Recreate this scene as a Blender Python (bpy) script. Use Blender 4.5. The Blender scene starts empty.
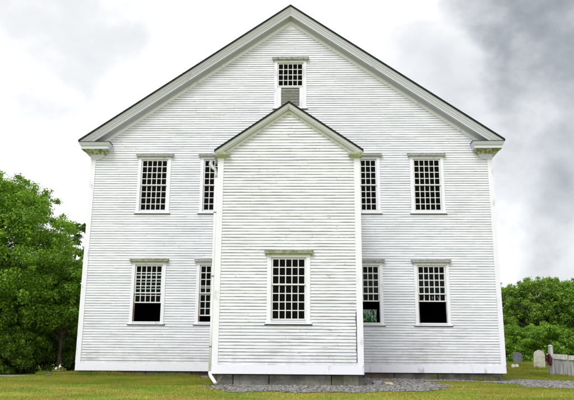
import bpy, math, random
import numpy as np
from mathutils import Matrix, Vector, noise as mnoise

R = random.Random(7)
NR = np.random.default_rng(11)
scn = bpy.context.scene
COL = scn.collection

# ------------------------------------------------------------------ materials
class NT:
    """small node-tree helper"""
    def __init__(self, name):
        self.m = bpy.data.materials.new(name); self.m.use_nodes = True
        self.t = self.m.node_tree; self.n = self.t.nodes; self.n.clear()
        self.out = self.n.new('ShaderNodeOutputMaterial')
        self.geo = self.n.new('ShaderNodeNewGeometry')
    def lk(self, a, b): self.t.links.new(a, b)
    def val(self, sock, v):
        if hasattr(v, 'is_linked') or isinstance(v, bpy.types.NodeSocket): self.lk(v, sock)
        else: sock.default_value = v
    def pos(self, sx=1, sy=1, sz=1, loc=(0, 0, 0)):
        m = self.n.new('ShaderNodeMapping'); m.inputs['Scale'].default_value = (sx, sy, sz)
        m.inputs['Location'].default_value = loc
        self.lk(self.geo.outputs['Position'], m.inputs['Vector']); return m.outputs['Vector']
    def noise(self, vec, scale=1, det=4, rough=.55, dist=0):
        t = self.n.new('ShaderNodeTexNoise'); self.lk(vec, t.inputs['Vector'])
        t.inputs['Scale'].default_value = scale; t.inputs['Detail'].default_value = det
        t.inputs['Roughness'].default_value = rough; t.inputs['Distortion'].default_value = dist
        return t.outputs['Fac']
    def vor(self, vec, scale):
        t = self.n.new('ShaderNodeTexVoronoi'); self.lk(vec, t.inputs['Vector']); t.inputs['Scale'].default_value = scale
        return t.outputs['Color'], t.outputs['Distance']
    def math(self, op, a, b=0.0, c=0.0, clamp=False):
        t = self.n.new('ShaderNodeMath'); t.operation = op; t.use_clamp = clamp
        self.val(t.inputs[0], a); self.val(t.inputs[1], b); self.val(t.inputs[2], c); return t.outputs[0]
    def step(self, v, a, b, lo=0.0, hi=1.0):
        t = self.n.new('ShaderNodeMapRange'); t.interpolation_type = 'SMOOTHSTEP'
        self.lk(v, t.inputs['Value'])
        for k, x in (('From Min', a), ('From Max', b), ('To Min', lo), ('To Max', hi)): t.inputs[k].default_value = x
        return t.outputs['Result']
    def mix(self, fac, a, b):
        t = self.n.new('ShaderNodeMix'); t.data_type = 'RGBA'
        self.val(t.inputs[0], fac)
        for s, v in ((t.inputs[6], a), (t.inputs[7], b)):
            if isinstance(v, tuple): s.default_value = (*v[:3], 1)
            else: self.lk(v, s)
        return t.outputs[2]
    def bump(self, h, strength=.3, dist=.01):
        b = self.n.new('ShaderNodeBump'); self.lk(h, b.inputs['Height'])
        b.inputs['Strength'].default_value = strength; b.inputs['Distance'].default_value = dist
        return b.outputs['Normal']
    def bsdf(self, col, rough=.7, nrm=None, spec=.3, metal=0):
        p = self.n.new('ShaderNodeBsdfPrincipled')
        if isinstance(col, tuple): p.inputs['Base Color'].default_value = (*col[:3], 1)
        else: self.lk(col, p.inputs['Base Color'])
        self.val(p.inputs['Roughness'], rough); p.inputs['Specular IOR Level'].default_value = spec
        p.inputs['Metallic'].default_value = metal
        if nrm is not None: self.lk(nrm, p.inputs['Normal'])
        self.lk(p.outputs[0], self.out.inputs['Surface']); return p

PITCH = .0885          # clapboard exposure
ZS = -.31              # underside of the sill (eye height is z = 0)
ZC = ZS + .25          # first clapboard

def m_siding(name, z0, k=.80):
    t = NT(name)
    sep = t.n.new('ShaderNodeSeparateXYZ'); t.lk(t.geo.outputs['Position'], sep.inputs[0])
    fr = t.math('FRACT', t.math('DIVIDE', t.math('SUBTRACT', sep.outputs['Z'], z0), PITCH))
    streak = t.noise(t.pos(.9, .9, 22), 1.4, 6, .62)
    fine = t.noise(t.pos(5, 5, 90), 1.2, 4, .65)
    patch = t.noise(t.pos(.35, .35, .5), 1, 4, .6)
    low = t.step(sep.outputs['Z'], 4.2, 0.0)                       # paint is more worn low down
    # bare grey wood where paint has flaked, in long thin flecks
    thr = t.math('ADD', t.math('MULTIPLY', patch, -.36), .795)
    thr = t.math('SUBTRACT', thr, t.math('MULTIPLY', low, .035))
    f1 = t.math('MULTIPLY', t.math('SUBTRACT', streak, thr), 11.0, clamp=True)
    f2 = t.math('MULTIPLY', t.math('SUBTRACT', fine, t.math('ADD', thr, .05)), 8.0, clamp=True)
    # seam shade painted along each board's lower edge, with some dirt
    lip_shade = t.step(fr, .30, .04)
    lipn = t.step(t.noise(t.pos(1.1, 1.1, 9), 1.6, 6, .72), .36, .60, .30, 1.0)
    lip_shade = t.math('MULTIPLY', t.math('MULTIPLY', lip_shade, lipn), k)
    chips = t.step(t.noise(t.pos(2.0, 2.0, 16), 2.2, 3, .5), .70, .74)
    rnd = t.geo.outputs['Random Per Island']
    tone = t.math('MULTIPLY', rnd, 1.0)
    white = t.mix(tone, (.80, .81, .89), (.71, .73, .80))
    cloud = t.noise(t.pos(.6, .6, 1.6, (3, 1, 7)), 1, 5, .65)
    white = t.mix(t.step(cloud, .42, .75, 0, .5), white, (.60, .625, .66))
    c = t.mix(t.math('MULTIPLY', f1, .75), white, (.36, .36, .365))
    c = t.mix(t.math('MULTIPLY', f2, .75), c, (.40, .40, .40))
    c = t.mix(lip_shade, c, (.13, .135, .145))
    spl = t.math('MULTIPLY', t.step(sep.outputs['Z'], .75, -.2), t.step(t.noise(t.pos(4, 4, 4), 1, 4, .7), .35, .7, .05, .5))
    c = t.mix(spl, c, (.40, .40, .37))
    c = t.mix(t.math('MULTIPLY', chips, .75), c, (.12, .12, .125))
    h = t.math('ADD', streak, t.math('MULTIPLY', f1, -.5))
    t.bsdf(c, .62, t.bump(h, .35, .006), .25)
    return t.m

def m_paint(name, base=(.83, .84, .85), worn=(.45, .45, .45), amt=.5, gx=1, gz=1, dirt=(.25, .27, .2)):
    t = NT(name)
    n1 = t.noise(t.pos(3 * gx, 3, 3 * gz), 1.5, 6, .65)
    n2 = t.noise(t.pos(.8, .8, .8), 1, 3)
    thr = t.math('SUBTRACT', .72, t.math('MULTIPLY', n2, .18 * amt * 2))
    f = t.math('MULTIPLY', t.math('SUBTRACT', n1, thr), 9.0, clamp=True)
    c = t.mix(t.math('MULTIPLY', f, amt), base, worn)
    n3 = t.noise(t.pos(9, 9, 9), 1.5, 4, .7)
    c = t.mix(t.step(n3, .55, .8, 0, .35 * amt), c, dirt)
    t.bsdf(c, .6, t.bump(n1, .25, .005), .25)
    return t.m

def m_mossy(name, base=(.62, .63, .60), moss=(.16, .20, .05), rust=(.33, .24, .04), lo=.42, hi=.56, sc=7, ramt=.6):
    t = NT(name)
    n = t.noise(t.pos(sc, sc, sc), 1, 5, .6)
    n2 = t.noise(t.pos(4, 4, 4, (5, 2, 1)), 1, 3)
    mc = t.mix(t.step(n2, .48, .6, 0, ramt), moss, rust)
    c = t.mix(t.step(n, lo, hi), base, mc)
    dk = t.noise(t.pos(14, 14, 14), 1, 3)
    c = t.mix(t.step(dk, .55, .7, 0, .6), c, (.06, .07, .04))
    t.bsdf(c, .8, t.bump(n, .4, .01), .2)
    return t.m

def m_flat(name, col, rough=.7, var=.25, sc=12, spec=.3, metal=0, bump=.2, sx=1, sy=1, sz=1):
    t = NT(name)
    n = t.noise(t.pos(sc * sx, sc * sy, sc * sz), 1, 5, .6)
    d = tuple(x * (1 - var) for x in col); b = tuple(min(1, x * (1 + var)) for x in col)
    t.bsdf(t.mix(t.step(n, .3, .7), d, b), rough, t.bump(n, bump, .01), spec, metal)
    return t.m

def m_granite(name, a=(.11, .105, .095), b=(.30, .29, .26), moss=.65):
    t = NT(name)
    n = t.noise(t.pos(3, 3, 3), 1, 5, .6); s = t.noise(t.pos(60, 60, 60), 1, 3, .7)
    c = t.mix(t.step(n, .3, .7), a, b)
    c = t.mix(t.step(s, .55, .68, 0, .5), c, (.5, .49, .47))
    c = t.mix(t.step(s, .45, .32, 0, .5), c, (.06, .06, .06))
    m = t.noise(t.pos(1.7, 1.7, 4, (9, 0, 0)), 1, 5, .65)
    c = t.mix(t.step(m, .50, .66, 0, moss), c, (.16, .16, .035))
    rnd = t.geo.outputs['Random Per Island']
    c = t.mix(t.math('MULTIPLY', rnd, .4), c, (.11, .105, .10))
    t.bsdf(c, .85, t.bump(t.math('ADD', n, t.math('MULTIPLY', s, .3)), .9, .05), .2)
    return t.m

def m_leaf(name, dark, light, hi, trans=.42):
    t = NT(name)
    n = t.noise(t.pos(.55, .55, .8), 1, 3)
    rnd = t.geo.outputs['Random Per Island']
    c = t.mix(t.step(n, .35, .65), dark, light)
    c = t.mix(t.step(rnd, .35, 1.0, 0, .9), c, hi)
    c = t.mix(t.step(rnd, .3, 0, 0, .6), c, tuple(v * .55 for v in dark))
    d = t.n.new('ShaderNodeBsdfDiffuse'); tr = t.n.new('ShaderNodeBsdfTranslucent'); g = t.n.new('ShaderNodeBsdfGlossy')
    g.inputs['Roughness'].default_value = .45; g.inputs['Color'].default_value = (.8, .9, .8, 1)
    t.lk(c, d.inputs[0]); t.lk(t.mix(.35, c, (.30, .50, .03)), tr.inputs[0])
    m = t.n.new('ShaderNodeMixShader'); m.inputs[0].default_value = trans
    t.lk(d.outputs[0], m.inputs[1]); t.lk(tr.outputs[0], m.inputs[2])
    m2 = t.n.new('ShaderNodeMixShader'); m2.inputs[0].default_value = .03
    t.lk(m.outputs[0], m2.inputs[1]); t.lk(g.outputs[0], m2.inputs[2])
    t.lk(m2.outputs[0], t.out.inputs['Surface'])
    return t.m

def m_ground(name, blade=False):
    t = NT(name)
    P = t.pos(1, 1, 1)
    n = t.noise(t.pos(.55, .9, 1), 1, 5, .6)
    n2 = t.noise(t.pos(1.1, 2.2, 1, (4, 9, 0)), 1, 5, .65)
    n3 = t.noise(t.pos(9, 9, 9), 1, 4, .7)
    yellow = (.285, .29, .048); green = (.14, .24, .022); brown = (.29, .18, .065)
    c = t.mix(t.step(n, .44, .64), yellow, green)
    c = t.mix(t.step(n2, .50, .66, 0, .8), c, brown)
    c = t.mix(t.step(n3, .5, .75, 0, .5), c, (.14, .14, .03))
    if blade:
        rnd = t.geo.outputs['Random Per Island']
        c = t.mix(t.step(rnd, .5, 1, 0, .5), c, (.42, .41, .08))
        c = t.mix(t.step(rnd, .35, 0, 0, .45), c, (.10, .17, .02))
        d = t.n.new('ShaderNodeBsdfDiffuse'); tr = t.n.new('ShaderNodeBsdfTranslucent')
        t.lk(c, d.inputs[0]); t.lk(c, tr.inputs[0])
        m = t.n.new('ShaderNodeMixShader'); m.inputs[0].default_value = .35
        t.lk(d.outputs[0], m.inputs[1]); t.lk(tr.outputs[0], m.inputs[2]); t.lk(m.outputs[0], t.out.inputs['Surface'])
    else:
        t.bsdf(c, .95, t.bump(n3, .8, .04), .1)
    return t.m

def m_gravel(name):
    t = NT(name)
    col, dist = t.vor(t.pos(1, 1, 1), 34)
    sep = t.n.new('ShaderNodeSeparateColor'); t.lk(col, sep.inputs[0])
    c = t.mix(sep.outputs[0], (.10, .097, .09), (.36, .355, .34))
    n = t.noise(t.pos(1.5, 1.5, 1.5), 1, 5, .7)
    c = t.mix(t.step(n, .46, .62, 0, .75), c, (.17, .14, .07))
    t.bsdf(c, .9, t.bump(dist, .8, .02), .2)
    return t.m

def m_stone_bits(name):
    t = NT(name)
    rnd = t.geo.outputs['Random Per Island']
    c = t.mix(rnd, (.09, .087, .082), (.37, .365, .35))
    c = t.mix(t.step(rnd, .93, 1, 0, .8), c, (.30, .22, .15))
    t.bsdf(c, .85, None, .2); return t.m

def m_glass(name, col=(.80, .86, .86, 1)):
    t = NT(name)
    tr = t.n.new('ShaderNodeBsdfTransparent'); tr.inputs[0].default_value = col
    g = t.n.new('ShaderNodeBsdfGlossy'); g.inputs['Roughness'].default_value = .06
    m = t.n.new('ShaderNodeMixShader'); m.inputs[0].default_value = .008
    t.lk(tr.outputs[0], m.inputs[1]); t.lk(g.outputs[0], m.inputs[2]); t.lk(m.outputs[0], t.out.inputs['Surface'])
    return t.m

M = dict(
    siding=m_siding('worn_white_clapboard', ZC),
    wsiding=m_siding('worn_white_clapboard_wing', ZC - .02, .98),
    butt=m_flat('shaded_and_bare_edge', (.07, .07, .075), .9, .4, 6),  # near-black colour puts seam shade on the board butts; also bare, rotted edges
    trim=m_paint('white_trim', (.79, .795, .88), (.42, .42, .42), .75, .8, .3),
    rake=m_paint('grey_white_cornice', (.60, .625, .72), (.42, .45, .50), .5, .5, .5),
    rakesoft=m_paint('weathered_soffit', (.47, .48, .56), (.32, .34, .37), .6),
    wingrake=m_paint('lichen_grey_cornice', (.55, .565, .59), (.40, .42, .40), .8, 1, 1, (.22, .25, .12)),
    cap=m_mossy('bare_lichen_cap', (.47, .475, .49), (.38, .385, .37), (.40, .40, .38), .40, .62, 9, .3),
    capgreen=m_mossy('mossy_green_cap', (.42, .43, .38), (.27, .29, .17), (.33, .33, .22), .35, .6, 9, .3),
    moss=m_mossy('moss_on_soffit', (.56, .58, .52), (.17, .21, .07), (.32, .25, .05), .42, .56, 8, .8),
    mossgreen=m_mossy('green_moss_on_soffit', (.55, .58, .52), (.16, .21, .08), (.19, .21, .09), .43, .58, 8, .5),
    wingret=m_mossy('pale_lichen_on_return', (.60, .63, .57), (.42, .45, .32), (.46, .46, .32), .35, .6, 8, .5),
    roof=m_flat('dark_shingle', (.018, .018, .02), .9, .4, 8),
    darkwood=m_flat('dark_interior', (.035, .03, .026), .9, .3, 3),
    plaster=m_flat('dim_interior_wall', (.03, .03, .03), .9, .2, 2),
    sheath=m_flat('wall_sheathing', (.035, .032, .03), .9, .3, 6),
    jamb=m_flat('bare_wood_jamb', (.34, .25, .16), .8, .3, 6, sz=.3),
    sash=m_paint('sash_paint', (.74, .75, .76), (.35, .35, .35), .6),
    louver=m_flat('grey_louver', (.50, .505, .50), .8, .25, 20, sx=.3),
    dimmed=m_glass('dimmed_glass', (.09, .15, .115, 1)),  # dark tint put into the back panes to dim the view outside
    glass=m_glass('old_window_glass'),
    granite=m_granite('granite_block'),
    granite_dark=m_granite('dark_granite', (.07, .07, .067), (.16, .155, .145), .4),
    slab=m_granite('brown_granite', (.12, .09, .07), (.25, .19, .15), .25),
    ground=m_ground('lawn_ground'), blade=m_ground('grass_blade', True),
    gravel=m_gravel('gravel_bed'), bits=m_stone_bits('gravel_stones'),
    pipe=m_paint('white_pipe', (.80, .81, .82), (.45, .45, .44), .5),
    zinc=m_flat('grey_zinc', (.42, .43, .43), .55, .25, 9, .4, .3),
    iron=m_flat('rusty_iron', (.09, .06, .045), .8, .3, 20),
    bark=m_flat('bark', (.085, .07, .055), .95, .45, 7, .1, 0, .8, 1, 1, .25),
    barkpale=m_flat('pale_bark', (.17, .15, .13), .95, .45, 7, .1, 0, .8, 1, 1, .25),
    maple=m_leaf('maple_leaf', (0.072, 0.182, 0.008), (0.156, 0.325, 0.013), (0.299, 0.494, 0.026)),
    wood=m_leaf('forest_leaf', (0.068, 0.176, 0.010), (0.143, 0.299, 0.016), (0.286, 0.468, 0.033)),
    wood2=m_leaf('yellow_green_leaf', (0.085, 0.182, 0.016), (0.169, 0.299, 0.029), (0.286, 0.416, 0.052)),
    darkleaf=m_leaf('dark_leaf', (.03, .08, .010), (.055, .125, .014), (.10, .19, .02)),
    fence=m_flat('silvered_plank', (.42, .42, .42), .9, .35, 5, .15, 0, .5, 3, 3, .3),
    fencetop=m_flat('pale_lichened_rail', (.62, .61, .56), .9, .25, 8, .15),
    slate=m_flat('dark_slate', (.13, .135, .145), .7, .3, 6),
    marble=m_mossy('weathered_marble', (.52, .51, .46), (.40, .37, .22), (.30, .30, .22), .45, .70, 6, .3),
    white=m_flat('white_stone', (.72, .72, .70), .7, .1, 10),
    ribbon=m_flat('dark_red_wreath', (.12, .03, .045), .8, .6, 25),
    ribbongrey=m_flat('faded_ribbon', (.36, .32, .33), .8, .3, 30),
    tan=m_flat('tan_stone', (.42, .33, .22), .85, .25, 14), mauve=m_flat('mauve_stone', (.26, .24, .28), .85, .25, 14),
    tub=m_mossy('dark_mossy_wood', (.05, .06, .05), (.035, .07, .03), (.05, .06, .03), .3, .6, 8, .3),
    tubrim=m_flat('brown_board', (.20, .15, .09), .85, .3, 6),
    road=m_flat('grey_lane', (.24, .24, .23), .95, .25, 3),
    weed=m_leaf('weed_leaf', (.09, .15, .02), (.17, .22, .035), (.27, .29, .06)),
)

# ------------------------------------------------------------------ mesh helper
class MB:
    def __init__(self): self.v = []; self.f = []; self.mi = []
    def face(self, pts, mi=0):
        b = len(self.v); self.v += [tuple(p) for p in pts]; self.f.append(tuple(range(b, b + len(pts)))); self.mi.append(mi)
    def hexa(self, p, mi=0):            # p: 8 points, bottom 0-3 ccw, top 4-7
        b = len(self.v); self.v += [tuple(q) for q in p]
        for f in ((0, 3, 2, 1), (4, 5, 6, 7), (0, 1, 5, 4), (1, 2, 6, 5), (2, 3, 7, 6), (3, 0, 4, 7)):
            self.f.append(tuple(b + i for i in f)); self.mi.append(mi)
    def box(self, x0, x1, y0, y1, z0, z1, mi=0, xf=None):
        p = [(x0, y0, z0), (x1, y0, z0), (x1, y1, z0), (x0, y1, z0), (x0, y0, z1), (x1, y0, z1), (x1, y1, z1), (x0, y1, z1)]
        if xf: p = [xf(*q) for q in p]
        self.hexa(p, mi)
    def tube(self, pts, rad, n=8, mi=0, caps=True):
        pts = [Vector(p) for p in pts]; b = len(self.v)
        if not hasattr(rad, '__len__'): rad = [rad] * len(pts)
        prev = None
        for i, p in enumerate(pts):
            d = (pts[min(i + 1, len(pts) - 1)] - pts[max(i - 1, 0)]).normalized()
            a = d.orthogonal().normalized() if prev is None else (prev - d * prev.dot(d)).normalized()
            prev = a; c = d.cross(a)
            for k in range(n):
                t = 2 * math.pi * k / n
                self.v.append(tuple(p + (a * math.cos(t) + c * math.sin(t)) * rad[i]))
        for i in range(len(pts) - 1):
            for k in range(n):
                q = b + i * n
                self.f.append((q + k, q + (k + 1) % n, q + n + (k + 1) % n, q + n + k)); self.mi.append(mi)
        if caps:
            self.f.append(tuple(b + k for k in range(n))[::-1]); self.mi.append(mi)
            q = b + (len(pts) - 1) * n; self.f.append(tuple(q + k for k in range(n))); self.mi.append(mi)
    def rock(self, c, r, seed=0, mi=0, sub=2, flat=.7):
        import bmesh
        bm = bmesh.new(); bmesh.ops.create_icosphere(bm, subdivisions=sub, radius=1)
        b = len(self.v)
        for v in bm.verts:
            q = v.co * (1 + .45 * mnoise.noise(v.co * 1.3 + Vector((seed, seed * 2, 0))))
            q.x = max(-.85, min(.85, q.x)); 
            self.v.append((c[0] + q.x * r[0], c[1] + q.y * r[1], c[2] + max(-.6, min(flat, q.z)) * r[2]))
        for f in bm.faces: self.f.append(tuple(b + v.index for v in f.verts)); self.mi.append(mi)
        bm.free()
    def build(self, name, mats, parent=None, smooth=False, bevel=0, fix=True):
        me = bpy.data.meshes.new(name); me.from_pydata(self.v, [], self.f)
        if not isinstance(mats, (list, tuple)): mats = [mats]
        for m in mats: me.materials.append(m)
        me.polygons.foreach_set('material_index', self.mi)
        if smooth: me.polygons.foreach_set('use_smooth', [True] * len(me.polygons))
        if fix:
            import bmesh
            bm = bmesh.new(); bm.from_mesh(me); bmesh.ops.recalc_face_normals(bm, faces=bm.faces); bm.to_mesh(me); bm.free()
        me.update()
        o = bpy.data.objects.new(name, me); COL.objects.link(o)
        if parent: setparent(o, parent)
        if bevel:
            b = o.modifiers.new('bevel', 'BEVEL'); b.width = bevel; b.segments = 2; b.limit_method = 'ANGLE'
        return o

def setparent(o, p):
    o.parent = p
    mw = Matrix.Identity(4); q = p
    while q: mw = q.matrix_local_keep @ mw if hasattr(q, 'matrix_local_keep') else Matrix.Translation(q.location) @ mw; q = q.parent
    o.location = -mw.translation if o.type != 'EMPTY' else o.location

def tag(o, label=None, cat=None, group=None, kind=None):
    if label: o['label'] = label
    if cat: o['category'] = cat
    if group: o['group'] = group
    if kind: o['kind'] = kind
    return o

def thing(name, loc, label, cat, group=None):
    o = bpy.data.objects.new(name, None); COL.objects.link(o); o.location = loc
    o.empty_display_size = .2
    return tag(o, label, cat, group)

# ------------------------------------------------------------------ terrain
CX, CY = .6005, -23.4293
def ss(a, b, t):
    t = np.clip((t - a) / (b - a), 0, 1); return t * t * (3 - 2 * t)
def G(x, y):
    x = np.asarray(x, float); y = np.asarray(y, float)
    z = np.where(y < -4.7, -.62 + .0497 * (y + 4.7), -.62 + .10 * ss(-4.7, 0, y))
    z = np.where(y < -30, -1.88 - .01 * (-30 - np.maximum(y, -90)), z)
    z = z + ss(-8, -1, y) * (.03 * ss(-2, -8, x) - .07 * ss(2, 7.5, x))
    zl = z + (-.74 - z) * ss(0, 14, y); zr = z + (-.05 - z) * ss(2, 13, y)
    z = np.where(y > 0, zl + (zr - zl) * ss(2, 9, x), z)
    z = z - .26 * ss(-7.6, -13, x) * ss(-9, -1, y) * (1 - .6 * ss(2, 11, y))
    z = z + .014 * np.sin(x * 1.9 + 1.3 * np.sin(y * 1.1)) * np.sin(y * 2.3 + x * .6) * ss(.4, 2.5, np.maximum(np.abs(x) - 7.3, -y - 4.7))
    return z
def g(x, y): return float(G(x, y))

def axis(segs):
    out = []
    for a, b, s in segs:
        n = max(1, round((b - a) / s)); out += [a + (b - a) * i / n for i in range(n)]
    return out + [segs[-1][1]]
xs = axis([(-400, -60, 40), (-60, -22, 2), (-22, 22, .25), (22, 60, 2), (60, 400, 40)])
ys = axis([(-200, -40, 20), (-40, -14, 1.3), (-14, 16, .25), (16, 60, 2), (60, 500, 40)])
X, Y = np.meshgrid(xs, ys)
Z = G(X, Y)
nx, ny = len(xs), len(ys)
gm = MB(); gm.v = list(map(tuple, np.stack([X, Y, Z], -1).reshape(-1, 3).tolist()))
gm.f = [(j * nx + i, j * nx + i + 1, (j + 1) * nx + i + 1, (j + 1) * nx + i) for j in range(ny - 1) for i in range(nx - 1)]
gm.mi = [0] * len(gm.f)
go = gm.build('ground', M['ground'], smooth=True, fix=False); tag(go, kind='structure')

def pip(px, py, poly):
    ins = np.zeros(px.shape, bool); n = len(poly)
    for i in range(n):
        x1, y1 = poly[i]; x2, y2 = poly[(i + 1) % n]
        c = ((y1 > py) != (y2 > py)) & (px < (x2 - x1) * (py - y1) / (y2 - y1 + 1e-12) + x1)
        ins ^= c
    return ins
GRAVEL = [(-1.75, -5.9), (-1.2, -6.6), (1, -6.5), (3.0, -6.2), (3.9, -5.7), (4.3, -4.9), (4.5, -3.6), (4.35, -2.2), (4.3, -1.3),
          (5.2, -.55), (6.6, -.85), (7.2, -2.2), (6.9, -3.5), (7.6, -3.9), (9.0, -3.6), (10.4, -3.0), (13, -2.2), (20, -1.5), (20, -.2),
          (13.5, -.9), (11.2, -.6), (9.8, .6), (8.9, 2.2), (8.3, 3.0), (7.5, 2.2), (7.34, 0), (2.2, .05), (2.2, -4.6), (-1.9, -4.6), (-1.95, -5.0)]
def jit(x, y): return x + .16 * np.sin(y * 5 + 2 * x) + .07 * np.sin(13 * y), y + .13 * np.sin(x * 4.1) + .07 * np.sin(x * 11 + 1) + .04 * np.sin(23 * x)
def in_gravel(x, y): a, b = jit(x, y); return pip(a, b, GRAVEL)
s = .07
gx = np.arange(-3, 20, s); gy = np.arange(-7.3, 3.4, s)
XX, YY = np.meshgrid(gx, gy); ZZ = G(XX, YY) + .014 + .006 * np.sin(XX * 17) * np.sin(YY * 13)
ins = in_gravel(XX, YY)
mb = MB(); mb.v = list(map(tuple, np.stack([XX, YY, ZZ], -1).reshape(-1, 3).tolist()))
w = len(gx)
q = ins[:-1, :-1] & ins[1:, 1:] & ins[1:, :-1] & ins[:-1, 1:]
mb.f = [(j * w + i, j * w + i + 1, (j + 1) * w + i + 1, (j + 1) * w + i) for j, i in zip(*np.nonzero(q))]
mb.mi = [0] * len(mb.f)
o = mb.build('gravel_bed', M['gravel'], fix=False); tag(o, kind='structure')

# loose gravel stones
def np_mesh(name, verts, faces, mat, parent=None, smooth=False):
    me = bpy.data.meshes.new(name); nv, nf, k = len(verts), len(faces), faces.shape[1]
    me.vertices.add(nv); me.vertices.foreach_set('co', verts.astype(np.float32).ravel())
    me.loops.add(nf * k); me.loops.foreach_set('vertex_index', faces.astype(np.int32).ravel())
    me.polygons.add(nf); me.polygons.foreach_set('loop_start', np.arange(0, nf * k, k, dtype=np.int32))
    me.update(calc_edges=True); me.validate()
    me.materials.append(mat)
    o = bpy.data.objects.new(name, me); COL.objects.link(o)
    if parent: setparent(o, parent)
    return o
N = 190000
px = NR.uniform(-2.6, 14, N); py = NR.uniform(-7, 3.2, N)
sp = np.where(NR.random(N) < .2, .16, .05); k = in_gravel(px + NR.normal(0, 1, N) * sp, py + NR.normal(0, 1, N) * sp) & ~((np.abs(px - .09) < 2.0) & (py > -4.66)) & ~((np.abs(px) < 7.25) & (py > 0)); px, py = px[k], py[k]
cube = np.array([(-1, -1, -1), (1, -1, -1), (1, 1, -1), (-1, 1, -1), (-1, -1, 1), (1, -1, 1), (1, 1, 1), (-1, 1, 1)], float)
cf = np.array([(0, 3, 2, 1), (4, 5, 6, 7), (0, 1, 5, 4), (1, 2, 6, 5), (2, 3, 7, 6), (3, 0, 4, 7)])
n = len(px)
sz = np.clip(NR.lognormal(math.log(.0088), .55, n), .004, .032)
a = NR.uniform(0, 6.28, n); ca, sa = np.cos(a), np.sin(a)
V = cube[None] * NR.uniform(.55, 1.1, (n, 8, 3)) * sz[:, None, None]; V[..., 2] *= .65
V = np.stack([V[..., 0] * ca[:, None] - V[..., 1] * sa[:, None], V[..., 0] * sa[:, None] + V[..., 1] * ca[:, None], V[..., 2]], -1)
V += np.stack([px, py, G(px, py) + .016 + sz * .3], -1)[:, None]
o = np_mesh('gravel', V.reshape(-1, 3), (cf[None] + 8 * np.arange(n)[:, None, None]).reshape(-1, 4), M['bits'])
tag(o, 'grey crushed gravel spread along the foundation', 'gravel', kind='stuff')

# ------------------------------------------------------------------ grass
def blades(x, y, h, wd, lean=.35):
    n = len(x); a = NR.uniform(0, 6.28, n); ca, sa = np.cos(a) * wd, np.sin(a) * wd
    z = G(x, y) - .004
    tx = x + NR.normal(0, lean, n) * h; ty = y + NR.normal(0, lean, n) * h
    V = np.stack([np.stack([x - ca, y - sa, z], -1), np.stack([x + ca, y + sa, z], -1), np.stack([tx, ty, z + h], -1)], 1)
    return V
def foot(x, y):   # building footprint and downwards
    return ((np.abs(x) < 7.27) & (y > -.02) & (y < 21.1)) | ((x > -1.95) & (x < 2.12) & (y > -4.7) & (y < 0))
VV = []
def scatter(n, x0, x1, y0, y1, hm, wd, cond=None):
    x = NR.uniform(x0, x1, n); y = NR.uniform(y0, y1, n)
    # inside the wedge seen by the lens, with a margin
    d = y - CY; off = np.abs(x - CX + d * .03)
    k = (off < d * .52 + 1.5) & ~foot(x, y) & ~in_gravel(x, y)
    if cond is not None: k &= cond(x, y)
    x, y = x[k], y[k]
    pat = .5 + .5 * np.sin(x * 1.7 + 2 * np.sin(y * .9)) * np.sin(y * 2.1 + 1.5 * np.sin(x * .8))
    hh = hm * NR.uniform(.45, 1.25, len(x)) * (.55 + .75 * pat)
    VV.append(blades(x, y, hh, wd))
scatter(190000, -11, 11, -10, 0, .042, .006)
scatter(60000, -12, -7, -1, 16, .05, .008)
scatter(60000, -7.6, 2.2, -4.7, 0, .05, .007)
scatter(70000, 7, 14, -2, 14, .08, .009)
scatter(24000, -30, -7, 6, 30, .06, .016, lambda x, y: (y < 21.5 + .62 * x) | (y > 27.5 + .62 * x) | (x > -13.8))
scatter(9000, -11, 12, -9.5, 3, .085, .006, lambda x, y: (np.sin(x * 5.1 + np.sin(y * 3)) * np.sin(y * 6.3 + x) > .45))
# taller growth against the foundation and round the gravestones
near = lambda x, y: (((y > -.28) & (y < .0)) | ((np.abs(x + 2.05) < .12) & (y < 0) & (y > -4.8))) & (x < -1.9)
scatter(90000, -7.5, -1.9, -4.8, 0, .15, .006, near)
near = lambda x, y: (((y > -.3) & (y < .0)))
scatter(20000, 4.4, 7.6, -.3, 0, .10, .006, near)
scatter(9000, -8.6, -7.2, -.4, 3, .14, .008)
scatter(60000, 8.5, 17, 8.3, 18, .17, .008, lambda x, y: (np.sin(x * 2.3) + np.sin(y * 1.9 + x) > .2) | (y > 12))
scatter(9000, 10.1, 12.2, 3.5, 6.6, .12, .008)
# sprigs creeping over the gravel edge
x = NR.uniform(-2.6, 13, 26000); y = NR.uniform(-7.1, 3, 26000)
e = in_gravel(x, y) & (~in_gravel(x + .12, y) | ~in_gravel(x - .12, y) | ~in_gravel(x, y + .14) | ~in_gravel(x, y - .14)) & ~foot(x, y)
VV.append(blades(x[e], y[e], NR.uniform(.02, .06, e.sum()), .006))
V = np.concatenate(VV); n = len(V)
o = np_mesh('grass', V.reshape(-1, 3), np.arange(n * 3).reshape(n, 3), M['blade'])
tag(o, 'short yellow green grass with mossy brown patches in front of the meetinghouse', 'grass', kind='stuff')

# lane on the far left
mb = MB()
pts = [(-60, 4.0), (-34, 8.2), (-22, 10.4), (-17, 12.0), (-14.5, 14.2)]
for (x1, y1), (x2, y2) in zip(pts, pts[1:]):
    K = 8
    for k in range(K):
        a0, a1 = k / K, (k + 1) / K
        for l in range(4):
            w0, w1 = l * 1.3 - .6, (l + 1) * 1.3 - .6
            P = []
            for aa, ww in ((a0, w0), (a1, w0), (a1, w1), (a0, w1)):
                xx, yy = x1 + (x2 - x1) * aa, y1 + (y2 - y1) * aa + ww
                P.append((xx, yy, g(xx, yy) + .03))
            mb.face(P)
o = mb.build('lane', M['road'], fix=False); tag(o, kind='structure')

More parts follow.
